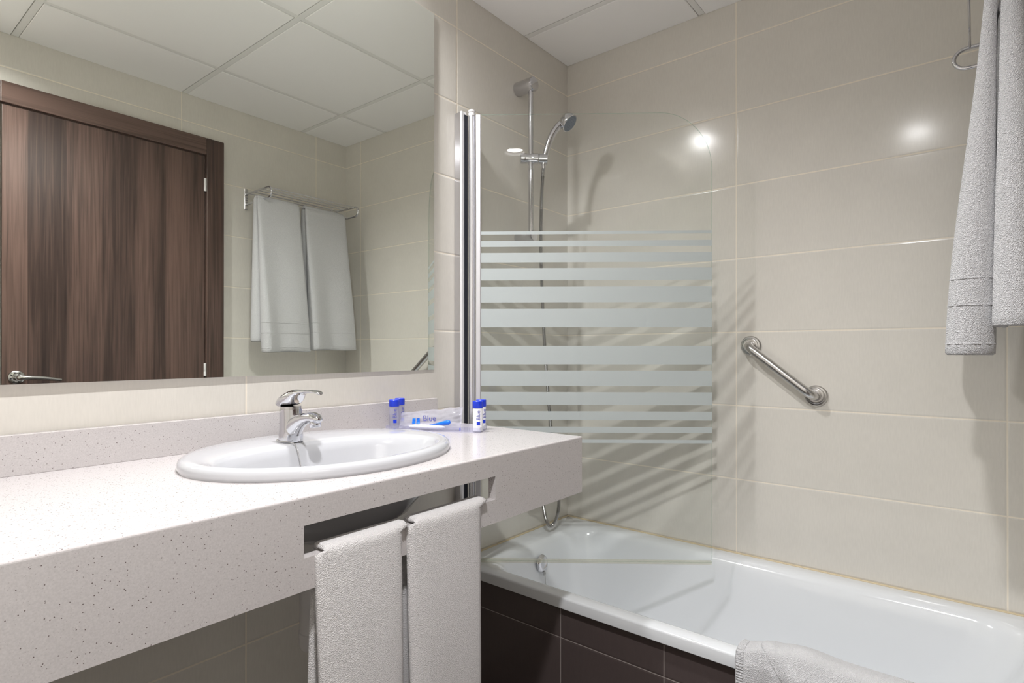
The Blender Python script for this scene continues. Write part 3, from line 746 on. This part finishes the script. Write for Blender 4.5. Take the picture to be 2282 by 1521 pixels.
for rr, cnt in ((.008, 6), (.016, 12), (.024, 18)):
    for k in range(cnt):
        a = 2 * PI * k / cnt; lathe(b, hc + (u_ * math.cos(a) + v_ * math.sin(a)) * rr, hn, [(.013, .0013), (.0146, .0009), (.0146, 0)], 6)
mk('spray_face', b, M_grey, t, smooth=30)
b = bmesh.new()
hp_ = smooth_path([(.098, -.303, 1.783), (.095, -.304, 1.74), (.085, -.300, 1.62), (.075, -.287, 1.42), (.073, -.262, 1.12), (.072, -.226, .846), (.072, -.190, .64), (.071, -.166, .54), (.072, -.175, .475), (.075, -.205, .441), (.076, -.235, .440), (.077, -.262, .475), (.075, -.278, .54), (.072, -.290, .600)], .0016)
tube(b, hp_, [.0056 if i % 2 else .0070 for i in range(len(hp_))], 14)
mk('hose', b, M_hose, t, smooth=25)
for P0, ax in (((.098, -.303, 1.786), (.0, .0, -1)),):
    b = bmesh.new(); lathe(b, P0, ax, [(0, 0), (0, .009), (.012, .0085), (.020, .0072), (.020, 0)], 18); mk('hose_nut', b, M_chrome, t, smooth=40)
t = empty('bath_mixer', (0, -.30, .62)); tag(t, 'chrome wall mixer over the bath, behind the end of the worktop', 'tap')
b = bmesh.new(); tube(b, [(.072, -.375, .622), (.072, -.225, .622)], .018, 20)
for yy in (-.372, -.228): lathe(b, (.0008, yy, .622), (1, 0, 0), [(0, 0), (0, .028), (.006, .027), (.012, .014), (.072, .013), (.072, 0)], 24)
mk('mixer_body', b, M_chrome, t, smooth=40)
b = bmesh.new(); lathe(b, (.072, -.290, .598), (0, 0, 1), [(0, 0), (0, .0088), (.012, .0088), (.016, 0)], 16); mk('hose_outlet', b, M_chrome, t, smooth=40)
b = bmesh.new(); tube(b, [(.072, -.30, .640), (.078, -.30, .655), (.13, -.30, .662)], .007, 12); mk('lever', b, M_chrome, t, smooth=50)

# ---------------------------------------------------------------- grab bar
t = empty('grab_bar', (.838, 0, 1.04)); tag(t, 'slanting satin steel grab bar on the tiled wall beside the bath', 'grab bar')
A0, B0 = Vector((.738, 0, 1.117)), Vector((.935, 0, .959)); D0 = (B0 - A0).normalized(); O_ = Vector((0, -1, 0))
path = [A0 + O_ * .002, A0 + O_ * .02]
path += [A0 + O_ * (.02 + .03 * math.sin(a)) + D0 * (.03 * (1 - math.cos(a))) for a in [PI / 2 * k / 8 for k in range(1, 9)]]
path += [B0 + O_ * (.02 + .03 * math.sin(a)) - D0 * (.03 * (1 - math.cos(a))) for a in [PI / 2 * k / 8 for k in range(8, 0, -1)]]
path += [B0 + O_ * .02, B0 + O_ * .002]
b = bmesh.new(); tube(b, path, .0138, 24); mk('bar', b, M_steel, t, smooth=60)
for Q in (A0, B0):
    b = bmesh.new(); lathe(b, Q + O_ * .0005, O_, [(0, .032), (.004, .033), (.008, .030), (.009, .0255), (.012, .024), (.0135, .0195), (.0125, .0148), (.0125, 0)], 36); mk('flange', b, M_steel, t, smooth=35)

# ---------------------------------------------------------------- towel rack on the right wall
t = empty('towel_rack', (W, -.35, 1.85)); tag(t, 'chrome wire towel shelf on the wall beside the door, near the corner', 'towel rack')
for yy in (-.100, -.595):
    zt, zb = 1.884, 1.832; zc_ = (zt + zb) / 2; rr = (zt - zb) / 2
    path = [(W - .004, yy, zt), (1.42, yy, zt)] + [(1.279 + rr + .004 - (rr + .004) * math.sin(a), yy, zc_ + rr * math.cos(a)) for a in [PI * k / 14 for k in range(15)]] + [(1.42, yy, zb), (W - .004, yy, zb)]
    b = bmesh.new(); tube(b, path, .0050, 14); mk('side_loop', b, M_chrome, t, smooth=60)
    b = bmesh.new(); box(b, W - .006, W - .0005, yy - .009, yy + .009, 1.806, 1.912); mk('wall_plate', b, M_chrome, t, bevel=.002)
for x in (1.312, 1.358, 1.405, 1.452, 1.497):
    b = bmesh.new(); tube(b, [(x, -.100, 1.884), (x, -.595, 1.884)], .0030, 12); mk('shelf_rod', b, M_chrome, t, smooth=40)
b = bmesh.new(); tube(b, [(1.362, -.100, 1.832), (1.362, -.595, 1.832)], .0030, 12); mk('hanging_rod', b, M_chrome, t, smooth=40)


def rack_towel(y0, y1, zf, zb, seed, label):
    """folded bath towel: the front leaf is a flattened U seen from above that opens towards its hem"""
    zr = 1.832; R0 = .012
    def fn(u, v):
        # v: 0 back hem .. vb top .. 1 front hem ; u: around the fold
        Lb, Lf = zr - zb, zr - zf; arc = PI * R0; tot = Lb + arc + Lf; s = v * tot
        if s < Lb:
            q = 1 - s / Lb; xc, z = 1.362 + R0 + .006 * q, zb + s; opn = .010 + .022 * q; tilt = 0
        elif s < Lb + arc:
            a = (s - Lb) / R0; xc, z = 1.362 + R0 * math.cos(a), zr + R0 * math.sin(a); opn = .005; q = 0
        else:
            q = (s - Lb - arc) / Lf; xc, z = 1.362 - R0 - .036 * q, zr - q * Lf; opn = .005 + .028 * ss(q)
        front = s > Lb + arc
        yy0 = y0 + (.026 * q if front else .004 * q); yy1 = y1 + (.030 * q if front else .034 * q)
        # plan curve: long front run, fold at the near edge, return run behind
        if u < .45: k = u / .45; y = yy1 + (yy0 - yy1) * k; dx = -opn
        elif u < .55:
            k = (u - .45) / .10; y = yy0 - opn * .6 * math.sin(PI * k); dx = -opn * math.cos(PI * k)
        else: k = (u - .55) / .45; y = yy0 + (yy1 - .025 - yy0) * k; dx = opn * (1 - .7 * k)
        if not front: dx = -dx * .9
        wv = .006 * q * math.sin(y * 34 + seed) + .004 * q * nz(y * 9, z * 3, seed)
        if front and u < .45: wv += .008 * q * math.sin(PI * k)
        return Vector((xc + dx + (wv if front else wv * .4), y, z + (.006 * nz(u * 4, 0, seed) * (1 if q > .95 else 0))))
    t = empty('bath_towel', (1.362, (y0 + y1) / 2, zr)); tag(t, label, 'towel', 'bath towels hanging on the chrome rack')
    b = bmesh.new(); cloth(b, fn, 46, 90, .0078); mk('terry_cloth', b, M_terry, t, smooth=179)
    # woven borders near the hem: thin raised ribs around the front leaf
    Lb, Lf = zr - zb, zr - zf; tot = Lb + PI * R0 + Lf
    for hz in (.018, .088, .138):
        v = 1 - hz / tot; b = bmesh.new(); pts = [fn(k / 60, v) for k in range(61)]; pn = [fn(k / 60, v - .002) for k in range(61)]
        off = []
        for k in range(61):
            a = pts[max(k - 1, 0)]; c = pts[min(k + 1, 60)]; nrm = (c - a).cross(Vector((0, 0, 1))).normalized(); off.append(nrm)
        sgn = -1 if (fn(.2, v) + off[12] * .01).x < fn(.2, v).x else 1
        rp = [pts[k] - off[k] * sgn * (-.0036 if sgn < 0 else .0036) for k in range(61)]
        rp = [pts[k] + off[k] * (.0036 if (pts[12] + off[12] * .01).x < pts[12].x else -.0036) for k in range(61)]
        tube(b, rp, .0014, 6); mk('woven_border', b, M_terry, t, smooth=179)
    return t
rack_towel(-.622, -.414, 1.098, 1.150, 1.3, 'white folded bath towel hanging on the rack, nearer the door')
rack_towel(-.370, -.140, 1.106, 1.165, 4.1, 'white folded bath towel hanging on the rack, nearer the corner')

# ---------------------------------------------------------------- hand towels on the apron rail
def apron_towel(y0, y1, zf, zb, seed, label, dy=0.0):
    th = .0115; x_in, x_out = XI - th * .62, XF + th * .62; rr = (x_out - x_in) / 2; zt = .788 + th * .55 - .006
    def fn(u, v):
        Lb, Lf = zt - zb, zt - zf; arc = PI * rr * .72; tot = Lb + arc + Lf; s = v * tot
        if s < Lb: x, z, q, side = x_in, zb + s, 1 - s / Lb, -1
        elif s < Lb + arc:
            a = PI * (1 - (s - Lb) / arc); e = .42
            x = (x_in + x_out) / 2 + rr * math.copysign(abs(math.cos(a)) ** e, math.cos(a)); z = zt + .0065 * abs(math.sin(a)) ** .6; q = 0; side = 0
        else: x, z, q, side = x_out, zt - (s - Lb - arc), (s - Lb - arc) / Lf, 1
        ya, yb = (y0 + .010 * q, y1 + .004 * q) if side == 1 else (y0 - .010 * q + dy, y1 + .002 * q + dy)
        w = .006 * q * math.sin(u * 3.1 + seed) + .004 * q * nz(u * 2, z * 4, seed)
        edge = .005 * (abs(2 * u - 1) ** 6) * (1 if side == 1 else 0)
        return Vector((x + (w + .002 * q if side == 1 else -abs(w) - .004 * q) - edge, ya + (yb - ya) * u + .0015 * nz(z * 6, seed, u), z))
    t = empty('hand_towel', ((x_in + x_out) / 2, (y0 + y1) / 2, .788)); tag(t, label, 'towel', 'hand towels hung through the slot of the worktop apron')
    b = bmesh.new(); cloth(b, fn, 24, 90, th); mk('terry_cloth', b, M_terry2, t, smooth=179)
    # second layer of the fold showing at the side
    def fn2(u, v):
        z = zt - .012 - v * (zt - zf - .02); q = v
        return Vector((x_out + .0085 - .0062 + .003 * math.sin(v * 2 + seed), y1 - .05 + (.052 + .010 * q) * u, z))
    return t
apron_towel(-1.500, -1.343, .40, .44, .4, 'cream white hand towel over the apron rail, nearer the room', dy=.014)
apron_towel(-1.322, -1.139, .38, .42, 2.2, 'cream white hand towel over the apron rail, nearer the bath', dy=.018)

# ---------------------------------------------------------------- towel laid over the bath rim
t = empty('bath_mat', (1.08, -.64, RIM)); tag(t, 'white terry bath mat draped over the front rim of the bathtub', 'bath mat')
def matf(u, v):
    # v: inside hem -> over rim -> outside hem ; u along the bath
    x = .905 + .46 * u
    pr_ = [(-.575, .330), (-.590, .390), (-.605, .420), (-.640, .4265), (-.668, .425), (-.682, .405), (-.684, .36), (-.682, .25), (-.684, .12)]
    s = v * (len(pr_) - 1); i = min(int(s), len(pr_) - 2); f = s - i
    y = pr_[i][0] * (1 - f) + pr_[i + 1][0] * f; z = pr_[i][1] * (1 - f) + pr_[i + 1][1] * f
    top = math.exp(-((v - .4) / .22) ** 2)
    fold = .016 * math.exp(-((u - .11) / .055) ** 2) + .010 * math.exp(-((u - .30) / .10) ** 2)
    crease = -.006 * math.exp(-((u - .185) / .02) ** 2)
    out = .012 * math.sin(u * 16 + 1) * ss((v - .5) * 3)
    return Vector((x + .02 * (v - .4) * (1 - u), y - (abs(out) if v > .45 else 0) - .006 * top, z + (fold + crease) * top))
b = bmesh.new(); cloth(b, matf, 90, 60, .0085); mat_o = mk('terry_cloth', b, M_terry, t, smooth=179)
# thick second layer folded back on top
def mat2(u, v):
    u0 = .11 + .19 * ss((v - .35) / .6)
    P = matf(u0 + (1 - u0) * u, .12 + .80 * v)
    e = ss(u * 11) ; o = ss((v - .40) * 3); return P + Vector((0, -.016 * o * e - .004 * o, .016 * e * (1 - o) + .004))
b = bmesh.new(); cloth(b, mat2, 70, 40, .0085); mk('folded_layer', b, M_terry, t, smooth=179)
b = bmesh.new()
for k in range(44):
    v = .30 + .68 * k / 43; p = matf(.0, v); q = matf(.034, v); n_ = (matf(0, min(v + .01, 1)) - p).cross(q - p).normalized() * -.0046
    if n_.y > 0 and v > .5: n_ = -n_
    if n_.z < 0 and v <= .5: n_ = -n_
    tube(b, [p + n_, q + n_], .0016, 6)
mk('ribbed_hem', b, M_terry, t, smooth=60)
